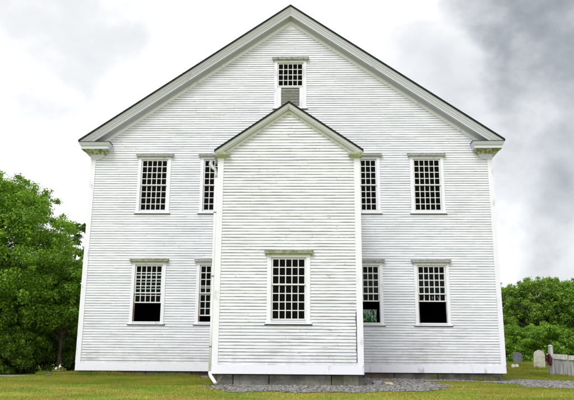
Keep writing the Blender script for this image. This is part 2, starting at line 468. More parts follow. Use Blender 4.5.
# ------------------------------------------------------------------ the meetinghouse
MH = thing('meetinghouse', (0, 0, -.55), 'white clapboard meetinghouse with wide gable and narrow gabled wing on its front', 'meetinghouse')
W, L = 7.3, 21.0
SL = (13.2244 - 7.8278) / 7.7065        # roof slope
AP = 13.2244                            # roof top at ridge (front edge)
def roofz(x): return AP - SL * abs(x)
WX, WW, P = .0858, 2.0457, 4.6894
WSL = (7.5077 - 6.009) / 2.1601; WAP = 7.5077
def wroof(x): return WAP - WSL * abs(x - WX)

front = lambda u, o, z: (u, -o, z)
wing = lambda u, o, z: (u, -P - o, z)
back = lambda u, o, z: (-u, L + o, z)
left = lambda u, o, z: (-W - o, -u, z)       # u runs -L..0
right = lambda u, o, z: (W + o, u, z)
wleft = lambda u, o, z: (WX - WW - o, -u, z)  # u from 0..P -> y -P..0
wright = lambda u, o, z: (WX + WW + o, u, z)

def wall(mb, xf, u0, u1, z0, z1, ops, th=.14, out=0):
    """sheathing slab with rectangular holes"""
    us = sorted({u0, u1, *[o[0] for o in ops], *[o[1] for o in ops]}); zs = sorted({z0, z1, *[o[2] for o in ops], *[o[3] for o in ops]})
    us = [u for u in us if u0 <= u <= u1]; zs = [z for z in zs if z0 <= z <= z1]
    for a, b in zip(us, us[1:]):
        for c, d in zip(zs, zs[1:]):
            mu, mz = (a + b) / 2, (c + d) / 2
            if any(o[0] < mu < o[1] and o[2] < mz < o[3] for o in ops): continue
            for oo in (out, out - th):
                mb.face([xf(a, oo, c), xf(b, oo, c), xf(b, oo, d), xf(a, oo, d)])
    for (a, b, c, d) in ops:
        if a < u0 - 1e-6 or b > u1 + 1e-6: continue
        mb.face([xf(a, out, c), xf(a, out - th, c), xf(a, out - th, d), xf(a, out, d)])
        mb.face([xf(b, out, c), xf(b, out - th, c), xf(b, out - th, d), xf(b, out, d)])
        mb.face([xf(a, out, c), xf(a, out - th, c), xf(b, out - th, c), xf(b, out, c)])
        mb.face([xf(a, out, d), xf(a, out - th, d), xf(b, out - th, d), xf(b, out, d)])

def siding(xf, z0, rng, ops, zend, rough=1.0):
    """overlapping clapboards: each board a wedge with a thick lower butt; ends left plumb or cut to the rake"""
    mb = MB(); z = z0; row = 0
    while z < zend:
        zt = z + PITCH
        ra, rb = rng(z), rng(zt)
        if ra is None: break
        if rb is None: rb = ((ra[0] + ra[1]) / 2,) * 2
        ivs = [(ra[0], ra[1])]
        for (a, b, c, d) in ops:
            if c - .045 < zt and d + .045 > z:
                nv = []
                for (p, q) in ivs:
                    if b <= p or a >= q: nv.append((p, q)); continue
                    if a > p: nv.append((p, a))
                    if b < q: nv.append((b, q))
                ivs = nv
        for (p, q) in ivs:
            cuts = [p]; c = p + R.uniform(.8, 4.2)
            while c < q - .5: cuts.append(c); c += R.uniform(2.2, 4.6)
            cuts.append(q)
            for i, (a, b) in enumerate(zip(cuts, cuts[1:])):
                a2 = a + (.002 if i else 0); b2 = b - (.002 if b < q else 0)
                nseg = max(1, int((b2 - a2) / .9)) if rough else 1
                ob = R.uniform(.013, .019); zj0, zj1 = [R.uniform(-.0035, .0035) * rough for _ in range(2)]
                prev = None
                for k in range(nseg + 1):
                    u = a2 + (b2 - a2) * k / nseg; tt = k / nseg
                    zj = zj0 + (zj1 - zj0) * tt + R.uniform(-.0018, .0018) * rough; oj = ob + R.uniform(-.002, .003) * rough
                    # rake cut on the outer ends
                    ut = u
                    if k == 0 and a == ra[0]: ut = max(u, rb[0])
                    if k == nseg and b == ra[1]: ut = min(u, rb[1])
                    cur = (xf(u, oj, z + zj), xf(ut, .003, zt + .004), xf(u, -.002, z + zj + .006))
                    if prev:
                        mb.face([prev[0], cur[0], cur[1], prev[1]], 0)
                        mb.face([prev[2], cur[2], cur[0], prev[0]], 1)
                    else: mb.face([cur[0], cur[1], cur[2]], 1)
                    prev = cur
                mb.face([prev[0], prev[1], prev[2]], 1)
        z = zt; row += 1
    return mb

GW = .892; U1, U2 = 4.9617, 2.2164 - .0    # glass width; window centres
U2 = 2.6624
UT, UB, LT, LB = 7.1912, 5.3365, 3.2941, 1.3962
ops_front = []
WIN = []
for sx in (-1, 1):
    for uc in (U1, U2):
        WIN.append((sx * uc, UT, UB, 0)); WIN.append((sx * uc, LT, LB, 1))
H2 = GW / 2
hole = lambda uc, zt, zb, e=.045: (uc - H2 - e, uc + H2 + e, zb - e, zt + e)
ops_front = [hole(u, a, b) for u, a, b, _ in WIN]
att = (-H2 - .045 + .0, H2 + .045, 9.30, 11.0159 + .045)
ops_front.append(att)
ops_back = [hole(-4.72, 3.35, LB), hole(4.72, 3.35, LB), hole(-4.72, UT, UB), hole(4.72, UT, UB)]
ops_wing = [hole(.104, 2.842, 1.1723)]

# sheathing and gables
wb = MB()
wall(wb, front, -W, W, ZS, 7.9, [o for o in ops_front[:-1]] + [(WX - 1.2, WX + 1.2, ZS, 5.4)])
wb.face([front(-W, 0, 7.9), front(att[0], 0, 7.9), front(att[0], 0, roofz(att[0]) - .1), front(-W, 0, 7.9)][:3])
wb.face([front(att[1], 0, 7.9), front(W, 0, 7.9), front(att[1], 0, roofz(att[1]) - .1)])
wb.face([front(att[0], 0, 7.9), front(att[1], 0, 7.9), front(att[1], 0, att[2]), front(att[0], 0, att[2])])
wb.face([front(att[0], 0, att[3]), front(att[1], 0, att[3]), front(att[1], 0, roofz(att[1]) - .1), front(0, 0, AP - .1), front(att[0], 0, roofz(att[0]) - .1)])
wb.build('wall_sheathing', M['sheath'], MH, fix=False)
wb = MB()
wall(wb, back, -W, W, ZS, 7.9, ops_back)
wb.face([back(-W, 0, 7.9), back(W, 0, 7.9), back(0, 0, AP - .1)])
for xf, n in ((left, -1), (right, 1)):
    u0, u1 = (-L, 0) if n < 0 else (0, L)
    wall(wb, xf, u0, u1, ZS, 7.75, [])
wall(wb, wing, WX - WW, WX + WW, ZS, 6.1, ops_wing)
wb.face([wing(WX - WW, 0, 6.1), wing(WX + WW, 0, 6.1), wing(WX, 0, WAP - .05)])
wall(wb, wleft, 0, P, ZS, 6.1, [], .1); wall(wb, wright, -P, 0, ZS, 6.1, [], .1)
wb.build('wall_sheathing', M['sheath'], MH, fix=False)

def rng_front(z):
    if z < 7.75: return (-W + .140, W - .140)
    h = (AP - .42 - z) / SL + .05
    return (-h, h) if h > .05 else None
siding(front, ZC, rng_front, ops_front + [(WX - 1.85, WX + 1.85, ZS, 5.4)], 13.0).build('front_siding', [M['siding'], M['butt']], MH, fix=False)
def rng_wing(z):
    lo, hi = WX - WW + .14, WX + WW - .14
    if z < 5.8: return (lo, hi)
    h = (WAP - .2 - z) / WSL
    return (max(lo, WX - h), min(hi, WX + h)) if h > .03 else None
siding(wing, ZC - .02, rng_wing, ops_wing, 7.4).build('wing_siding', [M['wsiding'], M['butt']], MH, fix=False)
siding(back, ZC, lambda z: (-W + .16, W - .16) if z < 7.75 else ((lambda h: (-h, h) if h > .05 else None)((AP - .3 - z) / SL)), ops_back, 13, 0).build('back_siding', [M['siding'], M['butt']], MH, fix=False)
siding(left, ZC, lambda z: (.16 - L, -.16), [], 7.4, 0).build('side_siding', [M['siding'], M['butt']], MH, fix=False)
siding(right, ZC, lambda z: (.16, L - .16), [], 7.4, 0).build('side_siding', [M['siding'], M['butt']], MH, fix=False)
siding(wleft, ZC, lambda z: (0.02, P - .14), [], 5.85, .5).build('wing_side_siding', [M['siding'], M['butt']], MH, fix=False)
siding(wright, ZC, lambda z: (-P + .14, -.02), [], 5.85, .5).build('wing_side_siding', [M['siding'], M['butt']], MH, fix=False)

# interior surfaces
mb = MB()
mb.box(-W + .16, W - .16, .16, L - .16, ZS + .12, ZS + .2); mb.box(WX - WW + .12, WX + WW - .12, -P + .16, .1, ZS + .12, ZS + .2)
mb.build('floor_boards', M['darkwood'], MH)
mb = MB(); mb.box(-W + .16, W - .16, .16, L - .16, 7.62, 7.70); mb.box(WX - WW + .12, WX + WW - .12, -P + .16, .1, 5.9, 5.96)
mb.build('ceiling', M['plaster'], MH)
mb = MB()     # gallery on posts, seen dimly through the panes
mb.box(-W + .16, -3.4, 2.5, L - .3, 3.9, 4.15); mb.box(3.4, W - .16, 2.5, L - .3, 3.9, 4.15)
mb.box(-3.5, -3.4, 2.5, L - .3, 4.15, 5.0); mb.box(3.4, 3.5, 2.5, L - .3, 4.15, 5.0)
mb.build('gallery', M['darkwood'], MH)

# sill boards, corner boards, friezes
mb = MB(); mb.box(-W, W, .001, .034, ZS, ZC + .008, xf=front); mb.build('sill_board', M['trim'], MH, bevel=.004)
mb = MB(); mb.box(WX - WW, WX + WW, .001, .034, ZS, ZC - .012, xf=wing); mb.build('wing_sill_board', M['trim'], MH, bevel=.004)
mb = MB(); mb.box(-L, 0, .0, .034, ZS, ZC, xf=left); mb.box(0, L, .0, .034, ZS, ZC, xf=right); mb.box(-W, W, 0, .034, ZS, ZC, xf=back)
mb.box(.0, P, .0, .034, ZS, ZC, xf=wleft); mb.box(-P, 0, 0, .034, ZS, ZC, xf=wright)
mb.build('side_sill_boards', M['trim'], MH)
for sx in (-1, 1):
    mb = MB()
    a, b = sorted((sx * (W + .030), sx * (W - .145)))
    mb.box(a, b, .0, .030, ZC + .009, 7.33, xf=front)
    a, b = sorted((sx * (W + .001), sx * (W + .030)))
    mb.box(a, b, -.17, -.001, ZC + .009, 7.33, xf=front)
    mb.build('corner_board', M['trim'], MH)
    mb = MB()
    a, b = sorted((WX + sx * (WW + .028), WX + sx * (WW - .145)))
    mb.box(a, b, .0, .028, ZC - .011, 5.82, xf=wing)
    a, b = sorted((WX + sx * (WW + .001), WX + sx * (WW + .028)))
    mb.box(a, b, -.15, -.001, ZC - .011, 5.82, xf=wing)
    mb.build('wing_corner_board', M['trim'], MH)

def rake(parent, name, xf, xc, half, apex, slope, ov, dz_roof, prof, mats, zmin, back_y):
    """sloping cornice built from stepped courses: prof = list of (top drop, bottom drop, out0, out1, material index)"""
    for sx in (-1, 1):
        mb = MB()
        for (t0, t1, o0, o1, mi, hw) in prof:
            z_ = lambda u, d: apex - slope * u - d
            ue = hw
            a = [(0, o0), (ue, o0), (ue, o1), (0, o1)]
            def pt(u, o, d): return xf(xc + sx * u, o, z_(u, d))
            if isinstance(o1, tuple):    # slanted front: (front at top, front at bottom)
                ft, fb = o1
            else: ft = fb = o1
            mb.hexa([pt(0, o0, t1), pt(ue, o0, t1), pt(ue, fb, t1), pt(0, fb, t1), pt(0, o0, t0), pt(ue, o0, t0), pt(ue, ft, t0), pt(0, ft, t0)], mi)
        mb.build(name, mats, parent)
# main rake: drip edge, crown, flat fascia, soffit bed, frieze
half = W + .4065
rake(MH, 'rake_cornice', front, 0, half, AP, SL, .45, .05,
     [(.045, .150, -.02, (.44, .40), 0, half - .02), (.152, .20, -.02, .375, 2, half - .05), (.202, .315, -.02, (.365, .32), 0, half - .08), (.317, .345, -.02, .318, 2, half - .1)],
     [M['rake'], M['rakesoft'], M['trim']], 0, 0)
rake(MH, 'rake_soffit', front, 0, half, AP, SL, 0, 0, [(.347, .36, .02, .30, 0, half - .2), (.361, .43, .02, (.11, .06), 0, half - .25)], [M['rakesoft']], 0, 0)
rake(MH, 'rake_frieze', front, 0, half, AP, SL, 0, 0, [(.431, .58, -.0, .036, 0, W - .1)], [M['trim']], 0, 0)
mb = MB(); zt = AP - .62
mb.hexa([front(-.26, 0, zt - SL * .26 - .01), front(.26, 0, zt - SL * .26 - .01), front(.26, .034, zt - SL * .26 - .01), front(-.26, .034, zt - SL * .26 - .01),
         front(-.01, 0, zt + .02), front(.01, 0, zt + .02), front(.01, .034, zt + .02), front(-.01, .034, zt + .02)])
mb.build('gable_peak_panel', M['trim'], MH)
# roofs
for sx in (-1, 1):
    mb = MB()
    e = half + .012
    zz = lambda x, d: AP - SL * x - d
    mb.hexa([(0, -.462, AP - .043), (sx * e, -.462, zz(e, .043)), (sx * e, L + .45, zz(e, .043)), (0, L + .45, AP - .043),
             (0, -.475, AP + .03), (sx * e, -.475, zz(e, -.03)), (sx * e, L + .45, zz(e, -.03)), (0, L + .45, AP + .03)])
    mb.build('roof', M['roof'], MH)
    mb = MB(); e = 2.1601 + .01; zz = lambda x, d: WAP - WSL * x - d
    mb.hexa([(WX, -P - .21, WAP - .042), (WX + sx * e, -P - .21, zz(e, .042)), (WX + sx * e, -.03, zz(e, .042)), (WX, -.03, WAP - .042),
             (WX, -P - .22, WAP + .02), (WX + sx * e, -P - .22, zz(e, -.02)), (WX + sx * e, -.03, zz(e, -.02)), (WX, -.03, WAP + .02)])
    mb.build('wing_roof', M['roof'], MH)
# eave cornices along the sides + returns
for sx in (-1, 1):
    mb = MB(); X1 = half - .01; ze = 7.8278
    prof = [(X1, ze - .05), (X1 - .03, ze - .10), (X1 - .06, ze - .16), (X1 - .09, ze - .20), (X1 - .09, ze - .29), (W + .10, ze - .30), (W + .06, ze - .42), (W + .002, ze - .44), (W + .002, ze - .02)]
    ya, yb = -.001, L + .3
    for (p, q) in zip(prof, prof[1:]):
        mb.face([(sx * p[0], ya, p[1]), (sx * q[0], ya, q[1]), (sx * q[0], yb, q[1]), (sx * p[0], yb, p[1])])
    mb.face([(sx * p[0], yb, p[1]) for p in prof]); mb.face([(sx * p[0], ya, p[1]) for p in prof])
    mb.build('eave_cornice', M['rake'], MH)
    # return
    xo, xi = half - .005, 6.58
    mb = MB()
    def ring(o, i, f, z): return [(sx * o, -f, z), (sx * i, -f, z), (sx * i, .0, z), (sx * o, .0, z)]
    lev = [(xo, xi - .0, .44, ze - .052), (xo - .03, xi + .03, .40, ze - .14), (xo - .03, xi + .03, .40, ze - .145), (xo - .07, xi + .06, .355, ze - .20), (xo - .07, xi + .06, .355, ze - .285)]
    for A, B in zip(lev, lev[1:]):
        a, b = ring(*A), ring(*B)
        for k in range(4): mb.face([a[k], a[(k + 1) % 4], b[(k + 1) % 4], b[k]])
    mb.face(ring(*lev[0])); mb.face(ring(*lev[-1]))
    rt = mb.build('cornice_return', M['rake'], MH)
    mb = MB(); a = ring(xo - .09, xi + .08, .335, ze - .288); b = ring(W + .10, xi + .13, .16, ze - .33)
    c = ring(W + .045, xi + .20, .07, ze - .42)
    for p_, q_ in ((a, b), (b, c)):
        for k in range(4): mb.face([p_[k], p_[(k + 1) % 4], q_[(k + 1) % 4], q_[k]])
    mb.face(c)
    s_ = mb.build('mossy_soffit', M['moss'] if sx > 0 else M['mossgreen'], rt)
    mb = MB(); mb.box(*sorted((sx * (xo + .004), sx * (xi - .02))), -.452, -.03, ze - .05, ze - .034, xf=lambda x, y, z: (x, y, z))
    mb.build('lead_cover', M['roof'], rt)
    mb = MB()
    a = ring(W + .05, 6.83, .062, ze - .42); b = ring(W + .045, 6.86, .055, ze - .50); c = ring(W + .034, 6.95, .045, ze - .58); d = ring(W + .031, W - .18, .036, ze - .63)
    for p_, q_ in ((a, b), (b, c), (c, d)):
        for k in range(4): mb.face([p_[k], p_[(k + 1) % 4], q_[(k + 1) % 4], q_[k]])
    mb.face(a); mb.face(d)
    mb.build('corner_capital', M['rake'], MH)
# back rake boards
for sx in (-1, 1):
    mb = MB(); mb.hexa([(0, L, AP - .4), (sx * half, L, roofz(half) - .4), (sx * half, L + .4, roofz(half) - .4), (0, L + .4, AP - .4),
                        (0, L, AP - .05), (sx * half, L, roofz(half) - .05), (sx * half, L + .4, roofz(half) - .05), (0, L + .4, AP - .05)])
    mb.build('back_rake_cornice', M['rake'], MH)
# wing rake
hw = 2.1601
rake(MH, 'wing_rake_cornice', wing, WX, hw, WAP, WSL, 0, 0, [(.044, .150, -.0, (.198, .17), 0, hw - .01), (.152, .185, .0, .155, 0, hw - .03)], [M['wingrake']], 0, 0)
rake(MH, 'wing_rake_soffit', wing, WX, hw, WAP, WSL, 0, 0, [(.187, .20, .0, .145, 0, hw - .06)], [M['wingrake']], 0, 0)
rake(MH, 'wing_rake_frieze', wing, WX, hw, WAP, WSL, 0, 0, [(.201, .285, .0, .032, 0, WW - .02)], [M['trim']], 0, 0)
for sx in (-1, 1):
    mb = MB(); ze = 6.009
    def ringw(o, i, f, z): return [(WX + sx * o, -P - f, z), (WX + sx * i, -P - f, z), (WX + sx * i, -P + .0, z), (WX + sx * o, -P + .0, z)]
    lev = [(hw - .01, 1.72, .195, ze - .05), (hw - .03, 1.74, .17, ze - .12), (WW + .06, 1.80, .12, ze - .16), (WW + .032, 1.86, .04, ze - .20)]
    for A, B in zip(lev, lev[1:]):
        a, b = ringw(*A), ringw(*B)
        for k in range(4): mb.face([a[k], a[(k + 1) % 4], b[(k + 1) % 4], b[k]])
    mb.face(ringw(*lev[0])); mb.face(ringw(*lev[-1]))
    mb.build('wing_cornice_return', M['wingret'], MH)
    mb = MB()
    prof = [(hw - .0, ze - .045), (hw - .01, ze - .14), (hw - .05, ze - .18), (WW + .03, ze - .19), (WW + .001, ze - .26), (WW + .001, ze - .0)]
    for (p, q) in zip(prof, prof[1:]):
        mb.face([(WX + sx * p[0], -P + .001, p[1]), (WX + sx * q[0], -P + .001, q[1]), (WX + sx * q[0], -.04, q[1]), (WX + sx * p[0], -.04, p[1])])
    mb.build('wing_eave_cornice', M['wingrake'], MH)

# windows
def window(xf, uc, zT, zB, rt, rb_, raised=0.0, capmat='cap', gw=GW, louver=None, label=None, jamb=True, scraps=0, glass='glass', jr=0):
    h = gw / 2; cw = .115; e = .045
    u0, u1 = uc - h - e, uc + h + e
    mb = MB()
    zb = louver if louver else zB
    mb.box(u0 - cw, u0, -.10, .032, zb - .095, zT + .04, xf=xf); mb.box(u1, u1 + cw, -.10, .032, zb - .095, zT + .04, xf=xf)
    mb.box(u0 - cw, u1 + cw, -.10, .034, zT + .041, zT + .128, xf=xf)
    if louver: mb.box(u0 + .001, u1 - .001, -.02, .030, zB - .075, zB - .048, xf=xf)
    win = mb.build('window', M['trim'], MH, bevel=.003)
    if label: win['label'] = label
    # cap (drip moulding)
    mb = MB()
    a, b = u0 - cw - .075, u1 + cw + .075
    mb.box(a + .012, b - .012, -.0, .105, zT + .129, zT + .155, xf=xf)
    mb.box(a, b, -.0, .125, zT + .156, zT + .215, xf=xf)
    mb.hexa([xf(a - .012, 0, zT + .216), xf(b + .012, 0, zT + .216), xf(b + .012, .14, zT + .216), xf(a - .012, .14, zT + .216), xf(a - .012, 0, zT + .252), xf(b + .012, 0, zT + .252), xf(b + .012, .138, zT + .25), xf(a - .012, .138, zT + .23)])
    mb.build('window_cap', M[capmat], win)
    # sill
    mb = MB()
    zz = (zb - .095)
    mb.hexa([xf(u0 - cw - .03, -.1, zz - .045), xf(u1 + cw + .03, -.1, zz - .045), xf(u1 + cw + .03, .06, zz - .05), xf(u0 - cw - .03, .06, zz - .05),
             xf(u0 - cw - .03, -.1, zz + .012), xf(u1 + cw + .03, -.1, zz + .012), xf(u1 + cw + .03, .06, zz - .002), xf(u0 - cw - .03, .06, zz - .002)])
    mb.box(u0 + .001, u1 - .001, -.1, .02, zz + .013, zb - e - .0, xf=xf)
    mb.build('window_sill', M['trim'], win)
    mb = MB(); mb.box(u0 - cw - .06, u1 + cw + .06, -.01, .024, zz - .078, zz - .0515, xf=xf); mb.build('sill_shadow_edge', M['butt'], win)  # dark strip painting in the shadow line under the sill, with its weathered edge
    if jamb:
        for ja, jb in ((u0 + .0012, u0 + .012), (u1 - .012, u1 - .0012)):
            mb = MB(); mb.box(ja, jb, -.14, .0, zB - .04, zT, xf=xf); mb.build('jamb_liner', M['jamb' if ja < uc and raised else 'trim'], win)
    if raised:
        mb = MB(); mb.box(u0 + .014, u0 + .040, -.06, -.035, zB - .044, zB + raised - .03, xf=xf); mb.build('sash_stop', M['jamb'], win)
    n = rt + rb_; ph = (zT - zB) / n; cols = 5; pw = gw / cols; bw = .013
    def sash(name, z0, z1, rows, o0, o1, zr):
        m_ = MB()
        st = e - .003
        m_.box(uc - h - st, uc - h + .004, o0, o1, z0 - .028, z1 + .028, xf=xf); m_.box(uc + h - .004, uc + h + st, o0, o1, z0 - .028, z1 + .028, xf=xf)
        m_.box(uc - h + .0045, uc + h - .0045, o0, o1, z0 - .028, z0 + .010, xf=xf); m_.box(uc - h + .0045, uc + h - .0045, o0, o1, z1 - .010, z1 + .028, xf=xf)
        for c in range(1, cols):
            x = uc - h + c * pw + R.uniform(-.003, .003)
            m_.box(x - bw, x + bw, o0 + .006, o1 - .003, z0 + .0105, z1 - .0105, xf=xf)
        for r in range(1, rows):
            z = z0 + (z1 - z0) * r / rows
            for c in range(cols):
                x0 = uc - h + c * pw + (bw if c else .005) + .0035; x1 = uc - h + (c + 1) * pw - (bw if c < cols - 1 else .005) - .0035
                m_.box(x0 - .004, x1 + .004, o0 + .007, o1 - .004, z - bw * .9, z + bw * .9, xf=xf)
        s = m_.build(name, M['sash'], win)
        m_ = MB(); om = (o0 + o1) / 2 - .004
        for c in range(cols):
            for r in range(rows):
                xa, xb = uc - h + c * pw + .011, uc - h + (c + 1) * pw - .011
                za, zb_ = z0 + (z1 - z0) * r / rows + .010, z0 + (z1 - z0) * (r + 1) / rows - .010
                t1, t2 = R.uniform(-.0015, .0015), R.uniform(-.0015, .0015)
                m_.face([xf(xa, om + t1, za), xf(xb, om - t1, za), xf(xb, om + t2, zb_), xf(xa, om - t2, zb_)])
        m_.build('panes', M[glass], win, fix=False)
    zm = zB + rb_ * ph
    if rt: sash('upper_sash', zm + .012, zT, rt, -.040, -.005, 0)
    if rb_: sash('lower_sash', zB + raised, zm - .012 + raised, rb_, -.080, -.044, 0)
    if scraps:
        zz = zB + raised + .03
        for (a, b, c, d) in ((.12, .0, .17, .09), (.20, .10, .14, .14), (.42, .02, .46, .05), (.46, .05, .44, .13), (.62, .12, .66, .05), (.68, .05, .73, .12), (.67, .0, .66, .05)):
            x0, x1 = uc - h + a, uc - h + c; mb = MB()
            mb.face([xf(x0, -.036, zz + b), xf(x0 + .014, -.037, zz + b), xf(x1 + .011, -.037, zz + d), xf(x1, -.036, zz + d)])
            mb.build('paper_scrap', M['ribbongrey'], win, fix=False)
    if louver:
        mb = MB()
        lu0, lu1 = uc - .345, uc + .345
        mb.box(u0 + .0015, lu0, -.08, .026, louver - .04, zB - .078, xf=xf, mi=1); mb.box(lu1, u1 - .0015, -.08, .026, louver - .04, zB - .078, xf=xf, mi=1)
        z = louver
        while z < zB - .11:
            mb.hexa([xf(lu0, -.05, z + .035), xf(lu1, -.05, z + .035), xf(lu1, .012, z), xf(lu0, .012, z), xf(lu0, -.05, z + .047), xf(lu1, -.05, z + .047), xf(lu1, .012, z + .014), xf(lu0, .012, z + .014)])
            z += .062
        mb.box(lu0, lu1, -.075, -.065, louver - .04, zB - .078, xf=xf, mi=0)
        mb.build('louver', [M['louver'], M['trim']], win)
    return win

L_RAISE = {(-1, 1): (.63, 'outer left ground floor window, lower sash half raised, panes doubled'), (1, 1): (.7117, 'outer right ground floor window, lower sash pushed right up, scraps in its bottom row'),
           (-1, 2): (.19, 'inner left ground floor window beside the wing, sash slightly raised'), (1, 2): (.7117, 'inner right ground floor window beside the wing, green light showing through the open sash')}
for sx in (-1, 1):
    for k, uc in ((1, U1), (2, U2)):
        side = 'left' if sx < 0 else 'right'
        window(front, sx * uc, UT, UB, 4, 4, 0, 'cap', label='upper floor window %s, closed, grey cap' % (('outer ' if k == 1 else 'inner ') + side))
        rs, lb = L_RAISE[(sx, k)]
        window(front, sx * uc, LT, LB, 4, 4, rs, 'capgreen' if sx < 0 and k == 1 else 'cap', label=lb, scraps=(sx > 0 and k == 1))
window(wing, .104, 2.842, 1.1723, 3, 4, 0, 'capgreen', label='large closed window in the middle of the wing with mossy cap')
window(front, 0, 11.0159, 10.1152, 4, 0, 0, 'cap', louver=9.34, label='small attic window above a grey louver')
for (u, a, b) in ((-4.72, 3.35, LB), (4.72, 3.35, LB), (4.72, UT, UB), (-4.72, UT, UB)):
    window(back, u, a, b, 4, 4, 0, 'cap', label='window in the back wall', glass='dimmed')

# foundation: individual dressed granite blocks
def fblocks(xf, cuts, zb, zt, mats, inset=.11, depth=.4):
    for i, (a, b) in enumerate(zip(cuts, cuts[1:])):
        mb = MB(); n = max(1, int((b - a) / .25)); top = zt - R.uniform(0, .006)
        rows = []
        for k in range(n + 1):
            u = a + .012 + (b - a - .024) * k / n
            rows.append([xf(u, -inset - depth, zb), xf(u, -inset + R.uniform(-.012, .012), zb), xf(u, -inset + R.uniform(-.03, .02), (zb * .35 + top * .65)), xf(u, -inset - .01 + R.uniform(-.008, .008), top), xf(u, -inset - depth, top)])
        for p, q in zip(rows, rows[1:]):
            for k in range(5): mb.face([p[k], p[(k + 1) % 5], q[(k + 1) % 5], q[k]])
        mb.face(rows[0]); mb.face(rows[-1])
        o = mb.build('foundation_block', M[mats[i % len(mats)]], MH)
fblocks(front, [-7.24, -6.62, -4.92, -3.33, -1.95], -1.1, ZS - .025, ['granite_dark', 'granite', 'granite', 'granite_dark'])
fblocks(front, [2.13, 2.55, 3.58, 5.05, 6.90, 7.24], -1.1, ZS - .022, ['granite_dark', 'slab', 'granite', 'granite', 'granite_dark'])
fblocks(wing, [WX - WW + .05, WX - WW + .56, -.42, 1.28, WX + WW + .02], -1.1, ZS - .02, ['granite_dark', 'granite', 'granite', 'granite_dark'])
fblocks(left, [-L + .1, -17, -13, -9.4, -6, -3, -.1], -1.1, ZS - .02, ['granite']); fblocks(right, [.1, 3, 6.5, 9.4, 13, 17, L - .1], -1.1, ZS - .02, ['granite'])
fblocks(back, [-7.2, -3, 0, 3, 7.2], -1.1, ZS - .02, ['granite'])
fblocks(wleft, [.5, 2.2, P - .1], -1.1, ZS - .02, ['granite']); fblocks(wright, [-P + .1, -2.3, -.5], -1.1, ZS - .02, ['granite'])

# downspout, gooseneck and flashing on the wing's left corner
xd = WX - WW - .078
mb = MB()
mb.tube([(xd, -4.60, 5.25), (xd, -4.60, 3.0), (xd + .004, -4.60, 1.0), (xd, -4.60, -.27)], .040, 10)
ds = mb.build('downspout', M['pipe'], MH, smooth=True)
mb = MB()
mb.tube([(xd, -4.60, -.265), (xd + .005, -4.63, -.31), (xd + .04, -4.72, -.37), (xd + .17, -4.95, -.50), (xd + .22, -5.03, -.548)], [.043, .045, .045, .045, .045], 10)
mb.build('elbow', M['pipe'], ds, smooth=True)
mb = MB()
mb.tube([(-2.26, -4.2, 5.86), (-2.27, -4.25, 5.76), (-2.2, -4.34, 5.66), (-2.08, -4.48, 5.52), (xd - .01, -4.58, 5.36), (xd, -4.60, 5.24)], [.055, .062, .058, .05, .045, .042], 10)
mb.build('gooseneck', M['zinc'], ds, smooth=True)
mb = MB()
for z in (4.2, 2.35, .4): mb.box(xd - .044, xd + .048, -4.644, -4.556, z, z + .022)
mb.build('pipe_bracket', M['iron'], ds)
mb = MB()   # half-round gutter on the wing's left eave
x0, zg = WX - hw - .03, 5.955
sec = [(-.062 * math.cos(a), -.062 * math.sin(a)) for a in [math.pi * i / 8 for i in range(9)]]
for a, b in zip(sec, sec[1:]):
    mb.face([(x0 + a[0], -P - .12, zg + a[1]), (x0 + b[0], -P - .12, zg + b[1]), (x0 + b[0], -.1, zg + b[1]), (x0 + a[0], -.1, zg + a[1])])
    mb.face([(x0 + a[0] * .92, -P - .12, zg + a[1] * .92), (x0 + b[0] * .92, -P - .12, zg + b[1] * .92), (x0 + b[0] * .92, -.1, zg + b[1] * .92), (x0 + a[0] * .92, -.1, zg + a[1] * .92)])
mb.face([(x0 + a, -P - .12, zg + b) for a, b in sec])
mb.build('gutter', M['zinc'], MH, fix=False)
# split in the paint / board gap at the wing's right corner
mb = MB(); pts = []
xe = WX + WW - .150
zz = .02
while zz < 1.35:
    zz2 = zz + R.uniform(.08, .2); w_ = R.uniform(.008, .022); o_ = R.uniform(-.008, .008)
    mb.box(xe + o_ - w_, xe + o_ + .004, .0, .0305, zz, min(zz2 - .01, 1.38), xf=wing); zz = zz2
mb.build('rotted_edge', M['butt'], MH)

# ------------------------------------------------------------------ small things in the yard
o = MB(); o.rock((0, 0, 0), (.27, .20, .075), 3, flat=.8)
o = o.build('stone_slab', M['slab']); o.location = (-2.62, -1.05, g(-2.62, -1.05) + .035)
tag(o, 'flat brown granite slab lying in the grass left of the downspout', 'stone')
o = MB(); o.rock((0, 0, 0), (.16, .12, .05), 5, flat=.8)
o = o.build('stone_slab', M['slab']); o.location = (-2.25, -1.6, g(-2.25, -1.6) + .04)
tag(o, 'small brown stone between the long slab and the downspout', 'stone')
mb = MB(); mb.rock((0, 0, 0), (.17, .13, .10), 8)
o = mb.build('rock', M['mauve']); o.location = (2.62, -3.6, g(2.62, -3.6) + .05)
tag(o, 'mauve grey rock on the gravel right of the wing', 'rock', 'loose rocks on the gravel')
mb = MB(); mb.rock((0, 0, 0), (.15, .11, .08), 14)
o = mb.build('rock', M['tan']); o.location = (2.93, -3.75, g(2.93, -3.75) + .04)
tag(o, 'pale tan rock on the gravel beside the mauve one', 'rock', 'loose rocks on the gravel')
mb = MB(); mb.rock((0, 0, 0), (.13, .10, .06), 21)
o = mb.build('rock', M['slate']); o.location = (-7.9, -.9, g(-7.9, -.9) + .03)
tag(o, 'dark flat rock in the grass at the left corner of the building', 'rock')

